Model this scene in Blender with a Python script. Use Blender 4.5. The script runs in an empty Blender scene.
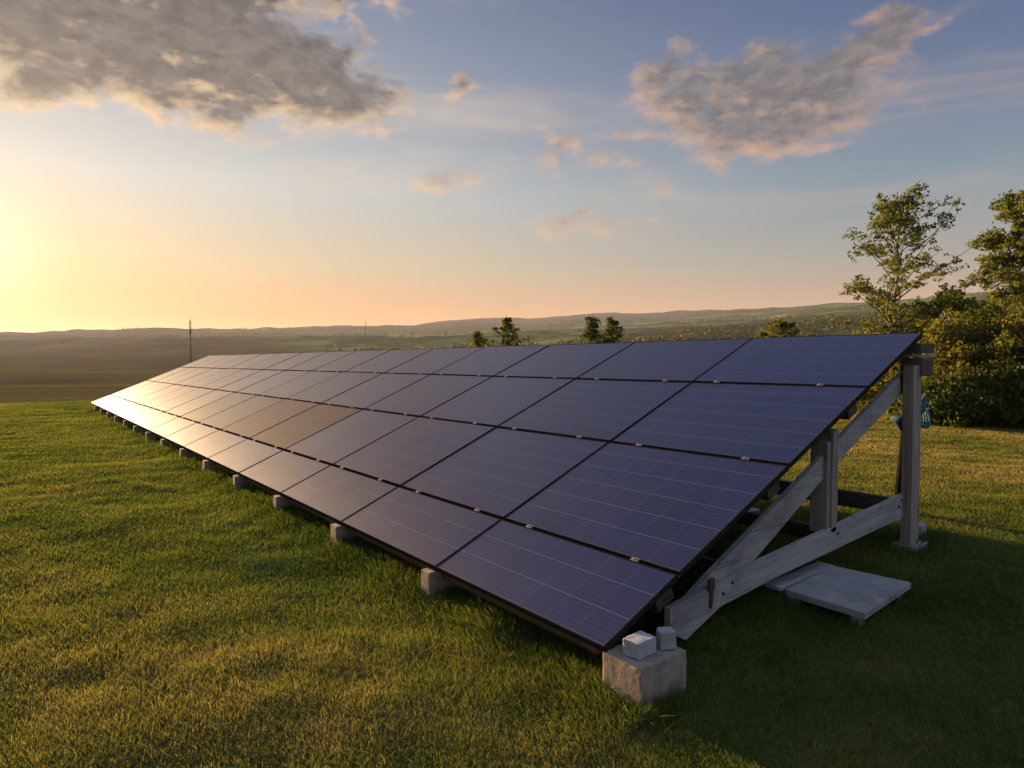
import bpy, bmesh, math, random
import numpy as np
from mathutils import Vector, Matrix, Euler
R = math.radians
random.seed(7); RNG = np.random.default_rng(11)
scene = bpy.context.scene
# ------------------------------------------------------------------ camera
CAMZ = 1.70
YAW, PITCH, FPX = 37.97263, 1.93676, 647.466
cam_d = bpy.data.cameras.new('camera'); cam = bpy.data.objects.new('camera', cam_d)
scene.collection.objects.link(cam); scene.camera = cam
cam_d.sensor_width = 36; cam_d.lens = FPX / 1024 * 36
cam_d.clip_start = 0.05; cam_d.clip_end = 60000
cam.location = (0, 0, CAMZ); cam.rotation_euler = (R(90 - PITCH), 0, -R(YAW))
# ------------------------------------------------------------------ sun and sky
SUN_EL, SUN_AZ = 7.0, -3.2          # azimuth measured from +Y towards +X
sd = bpy.data.lights.new('sun', 'SUN'); sun = bpy.data.objects.new('sun', sd)
scene.collection.objects.link(sun)
sd.energy = 5.0; sd.angle = R(0.9); sd.color = (1.0, 0.63, 0.32)
SDIR = Vector((math.sin(R(SUN_AZ)) * math.cos(R(SUN_EL)), math.cos(R(SUN_AZ)) * math.cos(R(SUN_EL)), math.sin(R(SUN_EL))))
sun.rotation_euler = SDIR.to_track_quat('Z', 'Y').to_euler(); sun.location = SDIR * 50
vs = scene.view_settings
scene.display_settings.display_device = 'sRGB'
vs.view_transform = 'Standard'; vs.look = 'None'; vs.exposure = 2.0; vs.gamma = 1.0; vs.use_curve_mapping = False

SKY_NISHITA = 0.05
class NT:
    """small node-tree helper"""
    def __init__(s, tree): s.t = tree; s.n = tree.nodes; s.l = tree.links
    def new(s, typ, **kw):
        n = s.n.new(typ)
        for k, v in kw.items(): setattr(n, k, v)
        return n
    def put(s, sock, v):
        if isinstance(v, bpy.types.NodeSocket): s.l.new(v, sock)
        else:
            if sock.type == 'RGBA' and len(v) == 3: v = (*v, 1)
            sock.default_value = v
    def m(s, op, a, b=None, c=None, clamp=False):
        n = s.new('ShaderNodeMath', operation=op, use_clamp=clamp)
        s.put(n.inputs[0], a)
        if b is not None: s.put(n.inputs[1], b)
        if c is not None: s.put(n.inputs[2], c)
        return n.outputs[0]
    def mix(s, f, a, b, mode='MIX'):
        n = s.new('ShaderNodeMix', data_type='RGBA', blend_type=mode)
        s.put(n.inputs[0], f); s.put(n.inputs[6], a); s.put(n.inputs[7], b)
        return n.outputs[2]
    def ramp(s, f, stops, interp='LINEAR'):
        n = s.new('ShaderNodeValToRGB'); n.color_ramp.interpolation = interp
        e = n.color_ramp.elements
        while len(e) < len(stops): e.new(0.5)
        for el, (p, c) in zip(e, stops):
            el.position = p
            el.color = (*c, 1) if not isinstance(c, (int, float)) else (c, c, c, 1)
        s.put(n.inputs[0], f); return n.outputs[0]
    def sstep(s, v, a, b, t0=0.0, t1=1.0):
        n = s.new('ShaderNodeMapRange', interpolation_type='SMOOTHSTEP')
        s.put(n.inputs[0], v); s.put(n.inputs[1], a); s.put(n.inputs[2], b); s.put(n.inputs[3], t0); s.put(n.inputs[4], t1)
        return n.outputs[0]
    def noise(s, vec, scale, detail=2.0, rough=0.5, dist=0.0, dims='3D'):
        n = s.new('ShaderNodeTexNoise', noise_dimensions=dims)
        if vec is not None: s.put(n.inputs['Vector'], vec)
        n.inputs['Scale'].default_value = scale; n.inputs['Detail'].default_value = detail
        n.inputs['Roughness'].default_value = rough; n.inputs['Distortion'].default_value = dist
        return n.outputs[0]
    def comb(s, x, y, z=0.0):
        n = s.new('ShaderNodeCombineXYZ')
        s.put(n.inputs[0], x); s.put(n.inputs[1], y); s.put(n.inputs[2], z); return n.outputs[0]
    def sep(s, v):
        n = s.new('ShaderNodeSeparateXYZ'); s.put(n.inputs[0], v); return n.outputs
    def mapping(s, v, loc=(0,0,0), rot=(0,0,0), scl=(1,1,1)):
        n = s.new('ShaderNodeMapping'); s.put(n.inputs[0], v)
        n.inputs[1].default_value = loc; n.inputs[2].default_value = rot; n.inputs[3].default_value = scl
        return n.outputs[0]

def srgb(r, g, b):
    f = lambda c: (c/255/12.92) if c/255 <= 0.04045 else ((c/255+0.055)/1.055)**2.4
    return (f(r), f(g), f(b))

world = bpy.data.worlds.new('World'); scene.world = world; world.use_nodes = True
def build_world():
    N = NT(world.node_tree); N.n.clear()
    out = N.new('ShaderNodeOutputWorld')
    sky = N.new('ShaderNodeTexSky', sky_type='NISHITA'); sky.sun_disc = False
    sky.sun_elevation = R(SUN_EL); sky.sun_rotation = R(SUN_AZ); sky.altitude = 200
    sky.air_density = 1.0; sky.dust_density = 2.0; sky.ozone_density = 1.5
    bg1 = N.new('ShaderNodeBackground'); N.put(bg1.inputs[0], sky.outputs[0]); bg1.inputs[1].default_value = 0.05 * SKY_NISHITA
    tc = N.new('ShaderNodeTexCoord'); D = tc.outputs['Generated']
    x, y, z = N.sep(D)
    az = N.m('MULTIPLY', N.m('ARCTAN2', x, y), 180/math.pi)      # degrees from +Y towards +X
    el = N.m('MULTIPLY', N.m('ARCSINE', N.m('MINIMUM', N.m('MAXIMUM', z, -1.0), 1.0)), 180/math.pi)
    e01 = N.m('DIVIDE', el, 60.0, clamp=True)
    P = lambda d: d/60.0
    # clear air near the sun side and away; unseen zenith brightened as added fill
    near = N.ramp(e01, [(0.0, srgb(224,108,24)), (P(3.5), srgb(226,136,50)), (P(8), srgb(214,190,150)), (P(14), srgb(204,208,206)),
                        (P(22), srgb(158,170,186)), (P(30), srgb(116,136,166)), (P(44), srgb(96,118,156)), (1.0, srgb(120,145,185))])
    far = N.ramp(e01, [(0.0, srgb(206,144,100)), (P(4), srgb(192,154,124)), (P(8.5), srgb(150,156,154)), (P(13), srgb(122,148,164)),
                       (P(20), srgb(90,118,154)), (P(29), srgb(62,92,138)), (P(44), srgb(88,114,164)), (1.0, srgb(128,154,200))])
    ds = N.m('ABSOLUTE', N.m('SUBTRACT', az, SUN_AZ))
    t = N.sstep(ds, 5.0, 78.0)
    base = N.mix(t, near, far)
    # glow around the sun
    dp = N.new('ShaderNodeVectorMath', operation='DOT_PRODUCT'); N.put(dp.inputs[0], D); dp.inputs[1].default_value = SDIR
    ang = N.m('MULTIPLY', N.m('ARCCOSINE', N.m('MINIMUM', dp.outputs['Value'], 1.0)), 180/math.pi)
    g1 = N.m('POWER', 2.718, N.m('MULTIPLY', N.m('POWER', N.m('DIVIDE', ang, 3.8), 2.0), -1.0))
    g2 = N.m('POWER', 2.718, N.m('MULTIPLY', N.m('DIVIDE', ang, 9.0), -1.0))
    # high thin cirrus: streaks drawn out along one direction
    v2 = N.comb(az, el, 0.0)
    cv = N.mapping(v2, rot=(0, 0, R(-14)), scl=(0.03, 0.16, 1))
    c1 = N.noise(cv, 1.0, 6.0, 0.62, 0.7)
    cmask = N.m('MULTIPLY', N.sstep(c1, 0.47, 0.78), N.sstep(el, 5.0, 12.0))
    cmask = N.m('MULTIPLY', cmask, 0.7)
    lowv = N.mapping(v2, scl=(0.02, 0.5, 1))
    lown = N.noise(lowv, 1.0, 4.0, 0.6, 0.3)
    lmask = N.m('MULTIPLY', N.m('MULTIPLY', N.sstep(lown, 0.45, 0.75), N.sstep(el, 1.0, 4.0)), N.sstep(el, 16.0, 8.0))
    cir = N.mix(t, srgb(246,224,192), srgb(186,164,156))
    base = N.mix(cmask, base, cir)
    base = N.mix(N.m('MULTIPLY', lmask, 0.22), base, N.mix(t, srgb(214,170,120), srgb(150,130,128)))
    # cumulus banks: (azimuth, elevation, half widths, tilt)
    ell = [(0, 26.4, 27, 10.0, 0.0, 2.4), (13, 22.4, 15.5, 5.2, 0, 2.2), (21.5, 21.4, 8.0, 3.2, -5, 1.5), (-12, 24, 16, 6, 0, 1.5),
           (60.0, 20.0, 10.5, 4.5, 6, 1.8), (65.5, 22.4, 7.2, 2.5, 20, 1.2), (52.5, 21.2, 5.2, 3.0, -8, 1.2), (56.5, 17.4, 5.0, 1.7, -8, 0.75), (50.5, 18.6, 3.6, 1.2, 0, 0.6),
           (43.0, 18.3, 3.2, 1.5, -10, 0.55), (46.0, 17.0, 3.8, 1.3, 0, 0.55), (46.2, 15.0, 1.6, 0.8, -20, 0.42), (45.2, 11.8, 4.6, 1.8, 8, 0.5),
           (33.8, 22.8, 1.7, 1.3, 0, 0.5), (52.3, 25.0, 1.5, 1.0, 0, 0.45), (26.5, 20.4, 3.0, 1.6, 0, 0.6), (35, 15.5, 5, 1.2, 0, 0.32),
           (-40, 18, 16, 4, 0, 1.2), (110, 22, 18, 5, 0, 1.2), (150, 16, 20, 4, 0, 1.0), (-100, 26, 26, 7, 0, 1.3)]
    def field(v):
        f = None
        for (a, e, sa, se, rot, gain) in ell:
            q = N.new('ShaderNodeMapping', vector_type='TEXTURE'); N.put(q.inputs[0], v)
            q.inputs[1].default_value = (a, e, 0); q.inputs[2].default_value = (0, 0, R(rot)); q.inputs[3].default_value = (sa, se, 1)
            L = N.new('ShaderNodeVectorMath', operation='LENGTH'); N.put(L.inputs[0], q.outputs[0])
            d = N.m('MULTIPLY', N.m('SUBTRACT', 1.0, L.outputs['Value']), gain)
            f = d if f is None else N.m('SMOOTH_MAX', f, d, 0.12)
        nv = N.mapping(v, scl=(0.42, 0.80, 1))
        n1 = N.noise(nv, 0.55, 6.0, 0.53, 0.35)
        n2 = N.noise(nv, 1.9, 5.0, 0.6, 0.2)
        k = N.m('ADD', N.m('MULTIPLY', N.m('SUBTRACT', n1, 0.5), 2.7), N.m('MULTIPLY', N.m('SUBTRACT', n2, 0.5), 0.8))
        return N.m('ADD', N.m('MAXIMUM', f, -1.5), k)
    f0 = field(v2)
    f1 = field(N.mapping(v2, loc=(-0.7, -0.8, 0)))
    cm = N.sstep(f0, -0.05, 0.85)
    dens = N.sstep(f0, 0.10, 1.15)
    lit = N.m('MULTIPLY', N.m('SUBTRACT', f0, f1), 1.15)
    lit = N.m('ADD', N.m('SUBTRACT', lit, N.m('MULTIPLY', dens, 1.08)), 0.70, clamp=True)
    # the big bank glows along its lower, sun-facing rim
    dark = N.mix(t, srgb(104,98,102), srgb(106,106,122))
    dn = N.sstep(N.noise(N.mapping(v2, scl=(0.5, 0.9, 1)), 1.0, 6.0, 0.6, 0.3), 0.3, 0.72)
    dark = N.mix(dn, N.mix(t, srgb(60,58,64), srgb(100,100,106)), N.mix(t, srgb(116,110,108), srgb(146,138,136)))
    light = N.mix(t, srgb(250,212,164), srgb(204,164,142))
    ccol = N.mix(lit, dark, light)
    base = N.mix(N.m('MULTIPLY', cm, 0.95), base, ccol)
    # added fill light: the unseen sky opposite the sun is boosted
    opp_fill = N.m('MULTIPLY', N.sstep(ds, 85.0, 140.0), N.sstep(el, 2.0, 14.0))
    base = N.mix(opp_fill, base, N.mix(1.0, base, (2.15, 2.0, 1.9, 1), 'MULTIPLY'))
    glow = N.mix(1.0, N.mix(1.0, (0.48, 0.44, 0.38), N.comb(g1, g1, g1), 'MULTIPLY'), N.mix(1.0, (0.20, 0.115, 0.045), N.comb(g2, g2, g2), 'MULTIPLY'), 'ADD')
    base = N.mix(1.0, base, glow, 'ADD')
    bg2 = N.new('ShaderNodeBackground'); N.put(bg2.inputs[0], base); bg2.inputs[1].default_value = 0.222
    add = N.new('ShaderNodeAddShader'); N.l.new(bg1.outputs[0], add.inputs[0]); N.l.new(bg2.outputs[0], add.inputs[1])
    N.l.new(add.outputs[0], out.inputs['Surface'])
build_world()
try:
    world.cycles.sampling_method = 'MANUAL'; world.cycles.sample_map_resolution = 1024
except Exception: pass

# ------------------------------------------------------------------ helpers
def tag(o, label=None, cat=None, group=None, kind=None):
    if label: o['label'] = label
    if cat: o['category'] = cat
    if group: o['group'] = group
    if kind: o['kind'] = kind
    return o
def empty(name, loc, rz=0.0):
    o = bpy.data.objects.new(name, None); scene.collection.objects.link(o)
    o.location = loc; o.rotation_euler = (0, 0, rz); o.empty_display_size = 0.2; return o
def link(name, me, mat=None, parent=None):
    o = bpy.data.objects.new(name, me); scene.collection.objects.link(o)
    if mat is not None and not me.materials: me.materials.append(mat)
    if parent is not None: o.parent = parent
    return o
def copy_tree(o, parent=None):
    c = o.copy(); scene.collection.objects.link(c); c.parent = parent
    for ch in [k for k in o.children]: copy_tree(ch, c)
    return c
def mesh_np(name, V, F, tint=None, smooth=False, quads=True):
    """V (n,3), F (m,k) constant-size faces, fast"""
    me = bpy.data.meshes.new(name)
    V = np.ascontiguousarray(V, dtype=np.float32); F = np.ascontiguousarray(F, dtype=np.int32)
    k = F.shape[1]
    me.vertices.add(len(V)); me.vertices.foreach_set('co', V.ravel())
    me.loops.add(F.size); me.loops.foreach_set('vertex_index', F.ravel())
    me.polygons.add(len(F)); me.polygons.foreach_set('loop_start', np.arange(0, F.size, k, dtype=np.int32))
    if smooth: me.polygons.foreach_set('use_smooth', np.ones(len(F), dtype=bool))
    if tint is not None:
        a = me.attributes.new('tint', 'FLOAT', 'POINT'); a.data.foreach_set('value', np.ascontiguousarray(tint, dtype=np.float32))
    me.update(); me.validate(); return me
class MB:
    """bmesh collector of bevelled boxes, prisms and tubes"""
    def __init__(s): s.bm = bmesh.new()
    def box(s, c, d, rot=None, bevel=0.004, jitter=0.0):
        m = Matrix.Translation(c)
        if rot is not None: m = m @ Euler(rot).to_matrix().to_4x4()
        m = m @ Matrix.Diagonal((d[0], d[1], d[2], 1))
        r = bmesh.ops.create_cube(s.bm, size=1.0, matrix=m)
        if jitter:
            for v in r['verts']: v.co += Vector([random.uniform(-jitter, jitter) for _ in range(3)])
        if bevel:
            es = list({e for v in r['verts'] for e in v.link_edges})
            bmesh.ops.bevel(s.bm, geom=es, offset=bevel, segments=2, affect='EDGES', profile=0.6)
        return s
    def prism(s, pts, y0, y1, bevel=0.004, ax='xz'):
        f = lambda p, y: (p[0], y, p[1]) if ax == 'xz' else (p[0], p[1], y)
        a = [s.bm.verts.new(f(p, y0)) for p in pts]; b = [s.bm.verts.new(f(p, y1)) for p in pts]
        n = len(pts); fs = [s.bm.faces.new(a), s.bm.faces.new(b[::-1])]
        for i in range(n): fs.append(s.bm.faces.new((a[i], b[i], b[(i+1) % n], a[(i+1) % n])))
        bmesh.ops.recalc_face_normals(s.bm, faces=fs)
        if bevel:
            es = list({e for f_ in fs for e in f_.edges})
            bmesh.ops.bevel(s.bm, geom=es, offset=bevel, segments=2, affect='EDGES', profile=0.6)
        return s
    def tube(s, pts, rad, n=10, cap=True):
        pts = [Vector(p) for p in pts]
        rad = rad if isinstance(rad, (list, tuple)) else [rad]*len(pts)
        rings = []; up = Vector((0.13, 0.21, 1)).normalized()
        for i, p in enumerate(pts):
            d = (pts[min(i+1, len(pts)-1)] - pts[max(i-1, 0)]).normalized()
            a = d.cross(up)
            if a.length < 1e-3: a = d.cross(Vector((1, 0, 0)))
            a.normalize(); b = d.cross(a)
            rings.append([s.bm.verts.new(p + (a*math.cos(2*math.pi*j/n) + b*math.sin(2*math.pi*j/n))*rad[i]) for j in range(n)])
        for r0, r1 in zip(rings, rings[1:]):
            for j in range(n): s.bm.faces.new((r0[j], r0[(j+1) % n], r1[(j+1) % n], r1[j])).smooth = True
        if cap: s.bm.faces.new(rings[0][::-1]); s.bm.faces.new(rings[-1])
        return s
    def build(s, name, mat, parent=None):
        me = bpy.data.meshes.new(name); s.bm.normal_update(); s.bm.to_mesh(me); s.bm.free()
        return link(name, me, mat, parent)

# value noise in numpy
_perm = RNG.random((257, 257)).astype(np.float64)
def vnoise(x, y, seed=0):
    x = np.asarray(x, float) + seed*17.31; y = np.asarray(y, float) + seed*9.77
    xi = np.floor(x).astype(np.int64); yi = np.floor(y).astype(np.int64)
    fx = x - xi; fy = y - yi; fx = fx*fx*(3-2*fx); fy = fy*fy*(3-2*fy)
    g = lambda a, b: _perm[a % 256, b % 256]
    return (g(xi, yi)*(1-fx) + g(xi+1, yi)*fx)*(1-fy) + (g(xi, yi+1)*(1-fx) + g(xi+1, yi+1)*fx)*fy
def fbm(x, y, o=4, seed=0):
    s = 0; a = 0.5; t = 0
    for i in range(o):
        s = s + a*vnoise(x*2**i, y*2**i, seed+i*3); t += a; a *= 0.5
    return s/t                                                        # 0..1
def smooth01(t): t = np.clip(t, 0, 1); return t*t*(3-2*t)

# terrain: lawn on a low rise, falling to a valley and rising to hills
_rk = np.log(np.array([30, 60, 120, 260, 550, 1000, 1700, 2800, 4000, 7000.]))
_ak = np.array([-60, -0.4, 14, 27, 38, 48, 58, 66, 76, 130.])
#  elevation seen from the house spot (in degrees) at each distance, one row per azimuth
_ek = np.array([
 [-3.1,-3.0,-2.7,-1.5,-0.1, 0.9, 2.0, 2.1, 1.2, .2],
 [-3.1,-3.0,-2.7,-1.5,-0.1, 0.9, 1.7, 1.95, 1.1, .2],
 [-3.1,-3.1,-2.8,-1.6, 0.1, 1.4, 2.3, 2.5, 1.4, .2],
 [-3.2,-3.2,-2.8,-1.4, 0.5, 2.0, 2.5, 2.95, 1.7, .3],
 [-3.4,-3.4,-3.0,-1.2, 1.0, 2.6, 2.7, 3.75, 2.1, .4],
 [-3.6,-3.6,-3.1,-1.0, 1.5, 2.9, 3.2, 4.25, 2.5, .5],
 [-3.9,-3.6,-3.0,-0.5, 2.0, 3.3, 3.6, 4.60, 2.8, .6],
 [-4.2,-3.8,-3.0, 0.0, 2.6, 4.0, 4.3, 4.75, 2.9, .6],
 [-4.5,-3.8,-2.8, 0.3, 3.0, 4.6, 4.8, 4.9, 3.0, .6],
 [-4.5,-3.8,-2.8, 0.3, 3.0, 4.6, 4.8, 4.9, 3.0, .6]])
def lawn_bumps(x, y):
    b = 0.030*(vnoise(x*0.55, y*0.55, 1)-0.5) + 0.028*(vnoise(x*1.7+0.4*y, y*1.7-0.5*x, 2)-0.5) + 0.024*(vnoise(x*3.6, y*3.6, 3)-0.5)
    return b
def ground_z(x, y):
    x = np.asarray(x, float); y = np.asarray(y, float)
    r = np.hypot(x, y) + 1e-6
    az = np.degrees(np.arctan2(x, y))
    az = np.clip(np.where(az < -120, 130, az), -60, 130)
    lr = np.log(np.clip(r, 30, 7000))
    # bilinear in (azimuth, log r)
    ia = np.clip(np.searchsorted(_ak, az, side='right')-1, 0, len(_ak)-2); ta = smooth01((az-_ak[ia])/(_ak[ia+1]-_ak[ia]))
    ir = np.clip(np.searchsorted(_rk, lr, side='right')-1, 0, len(_rk)-2); tr = (lr-_rk[ir])/(_rk[ir+1]-_rk[ir])
    e = (_ek[ia, ir]*(1-ta)+_ek[ia+1, ir]*ta)*(1-tr) + (_ek[ia, ir+1]*(1-ta)+_ek[ia+1, ir+1]*ta)*tr
    farz = CAMZ + r*np.tan(np.radians(e))
    n = (fbm(x/450+3, y/450+5, 5, 5)-0.5)*0.014 + (fbm(x/150, y/150, 4, 9)-0.5)*0.026*np.clip(900/r, 0.3, 1) + (fbm(x/1300, y/1300, 3, 4)-0.5)*0.006
    farz = farz + n*np.clip(r-40, 0, 3000)
    near = lawn_bumps(x, y)
    near = near - 0.055*smooth01((x-1.0)/1.0)*smooth01((3.5-x)/0.5)*smooth01((y-0.9)/1.0)*smooth01((30-y)/2.0)
    edge = 31.0 + 1.5*(vnoise(x*0.12, y*0.12, 6)-0.5) + np.clip(az-10, 0, 90)*0.12
    w = smooth01((r-edge)/9.0)
    return near*(1-smooth01((r-60)/40)) * 1.0 + farz*w
def gz(x, y): return float(ground_z(np.array([x]), np.array([y]))[0])

# ------------------------------------------------------------------ materials
def newmat(name):
    m = bpy.data.materials.new(name); m.use_nodes = True; N = NT(m.node_tree); N.n.clear()
    out = N.new('ShaderNodeOutputMaterial'); b = N.new('ShaderNodeBsdfPrincipled'); N.l.new(b.outputs[0], out.inputs[0])
    return m, N, b, out
def bump(N, b, h, dist, strength=0.6):
    n = N.new('ShaderNodeBump'); n.inputs['Strength'].default_value = strength; n.inputs['Distance'].default_value = dist
    N.put(n.inputs['Height'], h); N.l.new(n.outputs[0], b.inputs['Normal'])
def mat_ground():
    m, N, b, out = newmat('ground')
    g = N.new('ShaderNodeNewGeometry'); P = g.outputs['Position']
    x, y, z = N.sep(P)
    L = N.new('ShaderNodeVectorMath', operation='LENGTH'); N.put(L.inputs[0], P); r = L.outputs['Value']
    # lawn soil and thatch between the blades
    n1 = N.noise(P, 0.35, 4, 0.6); n2 = N.noise(P, 14.0, 4, 0.7); n3 = N.noise(P, 2.2, 3, 0.6)
    lawn = N.mix(N.sstep(n2, 0.35, 0.65), (0.030, 0.045, 0.010), (0.085, 0.100, 0.024))
    lawn = N.mix(N.m('MULTIPLY', N.sstep(n3, 0.45, 0.7), 0.6), lawn, (0.16, 0.12, 0.05))
    # distant fields, heath and woods
    w = N.new('ShaderNodeVectorMath', operation='MULTIPLY_ADD')
    nn = N.new('ShaderNodeTexNoise'); N.put(nn.inputs['Vector'], P); nn.inputs['Scale'].default_value = 0.004; nn.inputs['Detail'].default_value = 4
    N.put(w.inputs[0], nn.outputs['Color']); w.inputs[1].default_value = (140, 140, 0); N.put(w.inputs[2], P)
    vo = N.new('ShaderNodeTexVoronoi', voronoi_dimensions='2D'); N.put(vo.inputs['Vector'], w.outputs[0]); vo.inputs['Scale'].default_value = 0.0065
    s = N.sep(vo.outputs['Color'])
    fields = N.ramp(s[0], [(0.0, (0.075, 0.125, 0.022)), (0.3, (0.13, 0.19, 0.035)), (0.55, (0.05, 0.075, 0.02)), (0.75, (0.17, 0.20, 0.05)), (1.0, (0.13, 0.11, 0.05))], 'CONSTANT')
    ve = N.new('ShaderNodeTexVoronoi', voronoi_dimensions='2D', feature='DISTANCE_TO_EDGE'); N.put(ve.inputs['Vector'], w.outputs[0]); ve.inputs['Scale'].default_value = 0.0065
    hedge = N.sstep(ve.outputs['Distance'], 0.05, 0.02)
    fine = N.noise(P, 0.03, 6, 0.65)
    fields = N.mix(N.m('MULTIPLY', N.sstep(fine, 0.35, 0.7), 0.55), fields, (0.04, 0.055, 0.016))
    fields = N.mix(N.m('MULTIPLY', hedge, 0.85), fields, (0.02, 0.032, 0.012))
    wood = N.noise(N.mapping(P, scl=(1, 1, 0)), 0.0028, 5, 0.6)
    wcol = N.mix(N.sstep(N.noise(P, 0.06, 5, 0.7), 0.3, 0.7), (0.016, 0.024, 0.010), (0.045, 0.055, 0.020))
    fields = N.mix(N.sstep(wood, 0.50, 0.56), fields, wcol)
    fields = N.mix(N.sstep(r, 1900.0, 2300.0), fields, (0.014, 0.022, 0.014))
    # towards the sun side the valley is rough brown heath with green strips
    az = N.m('MULTIPLY', N.m('ARCTAN2', x, y), 180/math.pi)
    h1 = N.noise(N.mapping(P, rot=(0, 0, R(0)), scl=(0.35, 1, 0)), 0.020, 5, 0.62, 0.6)
    h2 = N.noise(P, 0.4, 5, 0.7)
    heath = N.ramp(h1, [(0.30, (0.075, 0.050, 0.026)), (0.48, (0.120, 0.080, 0.036)), (0.53, (0.085, 0.090, 0.024)), (0.59, (0.140, 0.140, 0.034)), (0.68, (0.090, 0.068, 0.030))])
    heath = N.mix(N.m('MULTIPLY', N.sstep(h2, 0.35, 0.7), 0.6), heath, (0.030, 0.026, 0.014))
    hw = N.m('MULTIPLY', N.sstep(az, 26.0, 12.0), N.sstep(r, 2600.0, 1300.0))
    nearheath = N.sstep(r, 260.0, 120.0)
    hw = N.m('MAXIMUM', hw, nearheath)
    heath = N.mix(N.sstep(r, 34.0, 75.0), N.mix(N.sstep(n3, 0.4, 0.65), (0.085, 0.105, 0.026), (0.13, 0.12, 0.04)), heath)
    farc = N.mix(hw, fields, heath)
    col = N.mix(N.sstep(N.m('ADD', r, N.m('MULTIPLY', N.m('SUBTRACT', n1, 0.5), 6.0)), 33.0, 38.0), lawn, farc)
    N.put(b.inputs['Base Color'], col); b.inputs['Roughness'].default_value = 1.0; b.inputs['Specular IOR Level'].default_value = 0.0
    bump(N, b, n2, 0.02, 0.7)
    return m
def mat_leaf(name, stops, trans=0.35, rough=0.6, backtint=(1.0, 1.1, 0.5), spec=0.08):
    m, N, b, out = newmat(name)
    a = N.new('ShaderNodeAttribute', attribute_name='tint', attribute_type='GEOMETRY')
    col = N.ramp(a.outputs['Fac'], stops)
    N.put(b.inputs['Base Color'], col); b.inputs['Roughness'].default_value = rough; b.inputs['Specular IOR Level'].default_value = spec
    tr = N.new('ShaderNodeBsdfTranslucent'); N.put(tr.inputs[0], N.mix(1.0, col, (*backtint, 1), 'MULTIPLY'))
    mx = N.new('ShaderNodeMixShader'); mx.inputs[0].default_value = trans
    N.l.new(b.outputs[0], mx.inputs[1]); N.l.new(tr.outputs[0], mx.inputs[2]); N.l.new(mx.outputs[0], out.inputs[0])
    return m
def mat_wood(name, c0, c1, axis='X', dark=(0.05, 0.045, 0.04), knots=True):
    m, N, b, out = newmat(name)
    tc = N.new('ShaderNodeTexCoord'); P = tc.outputs['Object']
    oi = N.new('ShaderNodeObjectInfo')
    sc = {'X': (1.2, 22, 22), 'Z': (22, 22, 1.2), 'Y': (22, 1.2, 22)}[axis]
    off = N.new('ShaderNodeVectorMath', operation='ADD'); N.put(off.inputs[0], N.mapping(P, scl=sc)); N.put(off.inputs[1], N.comb(N.m('MULTIPLY', oi.outputs['Random'], 40.0), 0.0, 0.0))
    g = N.noise(off.outputs[0], 1.0, 6, 0.65, 0.6)
    w = N.noise(P, 2.4, 4, 0.6, 0.2)
    s = N.noise(P, 9.0, 5, 0.7)
    col = N.mix(N.sstep(g, 0.3, 0.7), c0, c1)
    col = N.mix(N.m('MULTIPLY', N.sstep(g, 0.42, 0.30), 0.75), col, dark)
    col = N.mix(N.m('MULTIPLY', N.sstep(w, 0.48, 0.72), 0.5), col, tuple(c*0.45 for c in c0))
    col = N.mix(N.m('MULTIPLY', N.sstep(s, 0.66, 0.74), 0.55), col, (0.10, 0.095, 0.06))
    if knots:
        vo = N.new('ShaderNodeTexVoronoi', voronoi_dimensions='3D'); N.put(vo.inputs['Vector'], N.mapping(P, scl=(1.0, 3, 2.2) if axis == 'X' else (3, 3, 1.0))); vo.inputs['Scale'].default_value = 1.9
        col = N.mix(N.m('MULTIPLY', N.sstep(vo.outputs['Distance'], 0.09, 0.04), 0.8), col, (0.06, 0.045, 0.035))
    N.put(b.inputs['Base Color'], col); b.inputs['Roughness'].default_value = 0.85; b.inputs['Specular IOR Level'].default_value = 0.2
    bump(N, b, g, 0.004, 0.8)
    return m
def mat_concrete(name, c0, c1, stain=(0.09, 0.085, 0.07)):
    m, N, b, out = newmat(name)
    tc = N.new('ShaderNodeTexCoord'); P = tc.outputs['Object']
    a = N.noise(P, 7.0, 6, 0.7); f = N.noise(P, 90.0, 4, 0.7); s = N.noise(P, 3.0, 5, 0.62, 0.4)
    col = N.mix(N.sstep(a, 0.3, 0.7), c0, c1)
    col = N.mix(N.m('MULTIPLY', N.sstep(f, 0.58, 0.72), 0.6), col, tuple(c*0.4 for c in c0))
    col = N.mix(N.m('MULTIPLY', N.sstep(s, 0.5, 0.68), 0.7), col, stain)
    N.put(b.inputs['Base Color'], col); b.inputs['Roughness'].default_value = 0.9; b.inputs['Specular IOR Level'].default_value = 0.25
    bump(N, b, N.m('ADD', f, N.m('MULTIPLY', a, 1.5)), 0.004, 0.7)
    return m
def mat_plain(name, c, rough=0.6, metal=0.0, var=0.3, scale=12.0):
    spec = 0.0 if rough > .85 else 0.4
    m, N, b, out = newmat(name)
    tc = N.new('ShaderNodeTexCoord')
    n = N.noise(tc.outputs['Object'], scale, 5, 0.65)
    N.put(b.inputs['Base Color'], N.mix(N.sstep(n, 0.3, 0.7), tuple(v*(1-var) for v in c), tuple(min(v*(1+var), 1) for v in c)))
    b.inputs['Roughness'].default_value = rough; b.inputs['Metallic'].default_value = metal; b.inputs['Specular IOR Level'].default_value = spec
    return m
CELL_X, CELL_Y = 0.2205, 0.2405
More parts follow.
